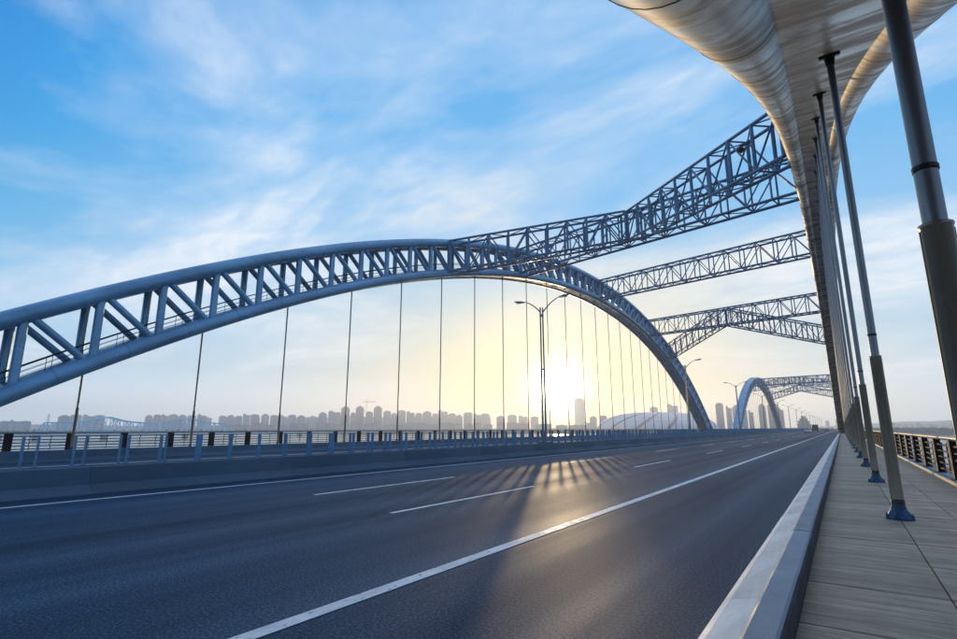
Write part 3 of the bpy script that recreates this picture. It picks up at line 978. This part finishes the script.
# tower crane
P0 = at_range(365.5, HZ, 2080); sc_ = 2080 / F_PX
cr = tag(empty('tower_crane', (P0.x, P0.y, WZ + 2.4), math.atan2(-P0.x, P0.y)), 'thin tower crane standing among the three tall dark towers', 'crane')
ht = at_range(365.5, 402, 2080).z - WZ - 2.4
mb = MB()
for sx in (-1, 1):
    for sy in (-1, 1): mb.tube((sx, sy, 0), (sx, sy, ht), .35, 4)
for k in range(int(ht / 4)):
    s = 1 if k % 2 else -1
    mb.tube((-s, -1, 4 * k), (s, -1, 4 * k + 4), .2, 4).tube((-1, -s, 4 * k), (-1, s, 4 * k + 4), .2, 4)
mb.build('mast', M['crane_paint'], cr)
MB().tube((-1, 0, ht), (36, 0, ht + 1), 1.1, 4).tube((0, 0, ht + 9), (26, 0, ht + 1.4), .25, 4).build('jib', M['crane_paint'], cr)
MB().tube((1, 0, ht), (-13, 0, ht), .7, 4).tube((0, 0, ht), (0, 0, ht + 9), .6, 4).tube((0, 0, ht + 9), (-12, 0, ht + .6), .25, 4).build('counter_jib', M['crane_paint'], cr)
MB().box(-13, -9, -1.2, 1.2, ht - 3, ht).build('counterweight', M['pier_concrete'], cr)

# pale blue truss bridge over the water
XB = -690.0
def by(px):                      # where the pixel's direction crosses the line of that bridge
    r = ray(px, HZ); return r.y * XB / r.x
tb = tag(empty('truss_bridge', (XB, by(130), WZ)), 'pale blue steel truss bridge with two peaks over the water', 'bridge')
y_a, y_b = by(37) - by(130), by(232) - by(130)
DK = 6.6
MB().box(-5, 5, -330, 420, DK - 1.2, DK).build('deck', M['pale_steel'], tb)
prof_pts = [(37, .4), (45, 9.2), (68, 9.2), (90, 11.2), (105, 14.6), (124, 10.6), (146, 9.2), (166, 10.6), (186, 14.2), (204, 10.5), (222, 9.0), (232, .4)]
prof_pts = [(by(p_) - by(130), h_ * 1.28) for p_, h_ in prof_pts]
def bh(y):
    for (ya, ha), (yb_, hb) in zip(prof_pts, prof_pts[1:]):
        if ya <= y <= yb_: return ha + (hb - ha) * (y - ya) / (yb_ - ya)
    return .4
nb = 30
ys = [y_a + (y_b - y_a) * k / nb for k in range(nb + 1)]
for s in (-5, 5):
    MB().sweep([(s, y, DK + bh(y)) for y in ys], .65, 6).build('top_chord', M['pale_steel'], tb)
    for k in range(nb):
        MB().tube((s, ys[k], DK), (s, ys[k], DK + bh(ys[k])), .45, 5).build('vertical', M['pale_steel'], tb)
        a, b = ((DK, DK + bh(ys[k + 1])) if k % 2 else (DK + bh(ys[k]), DK))
        MB().tube((s, ys[k], a), (s, ys[k + 1], b), .42, 5).build('diagonal', M['pale_steel'], tb)
for px in (-40, 0, 37, 105, 186, 232, 300):
    y = by(px) - by(130)
    if -330 < y < 420: MB().box(-4, 4, y - 2, y + 2, -2, DK - 1.2).build('pier', M['pier_concrete'], tb)

# transmission tower on the far bank
P0 = at_range(47, HZ, 1700)
pt = tag(empty('transmission_tower', (P0.x, P0.y, WZ + 2.2), .6), 'slim lattice transmission tower on the far bank above the truss bridge end', 'pylon')
ht = at_range(47, 414, 1700).z - WZ - 2.2
mb = MB()
for sx in (-1, 1):
    for sy in (-1, 1): mb.tube((4 * sx, 4 * sy, 0), (.5 * sx, .5 * sy, ht), .3, 4)
for k in range(8):
    a, b = 4 - 3.5 * k / 8, 4 - 3.5 * (k + 1) / 8
    mb.tube((-a, -a, ht * k / 8), (b, -b, ht * (k + 1) / 8), .2, 4).tube((a, -a, ht * k / 8), (-b, -b, ht * (k + 1) / 8), .2, 4)
mb.build('mast', M['lamp_grey'], pt)
for zf in (.72, .86): MB().tube((-6, 0, ht * zf), (6, 0, ht * zf), .3, 4).build('cross_arm', M['lamp_grey'], pt)

# wooded banks
def woods(name, az0, az1, r0, r1, n, hmax, label):
    mb_ = MB()
    for _ in range(n):
        a = rad(R.uniform(az0, az1)); r_ = R.uniform(r0, r1)
        x, y = r_ * math.sin(a), r_ * math.cos(a)
        h = R.uniform(.5, 1) * hmax; w = h * R.uniform(.35, .6)
        for q in range(7):
            cx_, cy_, cz = x + R.uniform(-w, w), y + R.uniform(-w, w), WZ + 2 + h * R.uniform(.3, .85)
            s = w * R.uniform(.4, .75)
            vs_ = [(cx_ + s * R.uniform(.7, 1.2) * dx, cy_ + s * R.uniform(.7, 1.2) * dy, cz + s * R.uniform(.6, 1.1) * dz)
                   for dx, dy, dz in ((1, 0, 0), (-1, 0, 0), (0, 1, 0), (0, -1, 0), (0, 0, 1), (0, 0, -1))]
            mb_.add(vs_, [(0, 2, 4), (2, 1, 4), (1, 3, 4), (3, 0, 4), (2, 0, 5), (1, 2, 5), (3, 1, 5), (0, 3, 5)])
        mb_.tube((x, y, WZ + 1.5), (x, y, WZ + 2 + h * .5), .3, 4)
    tag(mb_.build(name, M['wood_leaf']), label, 'woods', kind='stuff')


woods('far_woods', .3, 22, 1250, 1420, 900, 12, 'dark line of trees along the bank beyond the railing')
woods('bank_trees', -84, -.6, 1270, 1400, 1300, 8, 'low hazy trees along the city waterfront')

# ------------------------------------------------------------------ haze
m = bpy.data.materials.new('haze'); m.use_nodes = True
m.node_tree.nodes.remove(m.node_tree.nodes['Principled BSDF'])
pv = m.node_tree.nodes.new('ShaderNodeVolumePrincipled')
pv.inputs['Color'].default_value = (.94, .97, 1.0, 1)
pv.inputs['Density'].default_value = 3.6e-4
pv.inputs['Anisotropy'].default_value = .56
m.node_tree.links.new(pv.outputs[0], m.node_tree.nodes['Material Output'].inputs['Volume'])
tag(MB().box(-4400, 4400, -4400, 4400, WZ - 4, 135).build('haze', m), 'pale evening haze over the river', 'haze', kind='stuff')
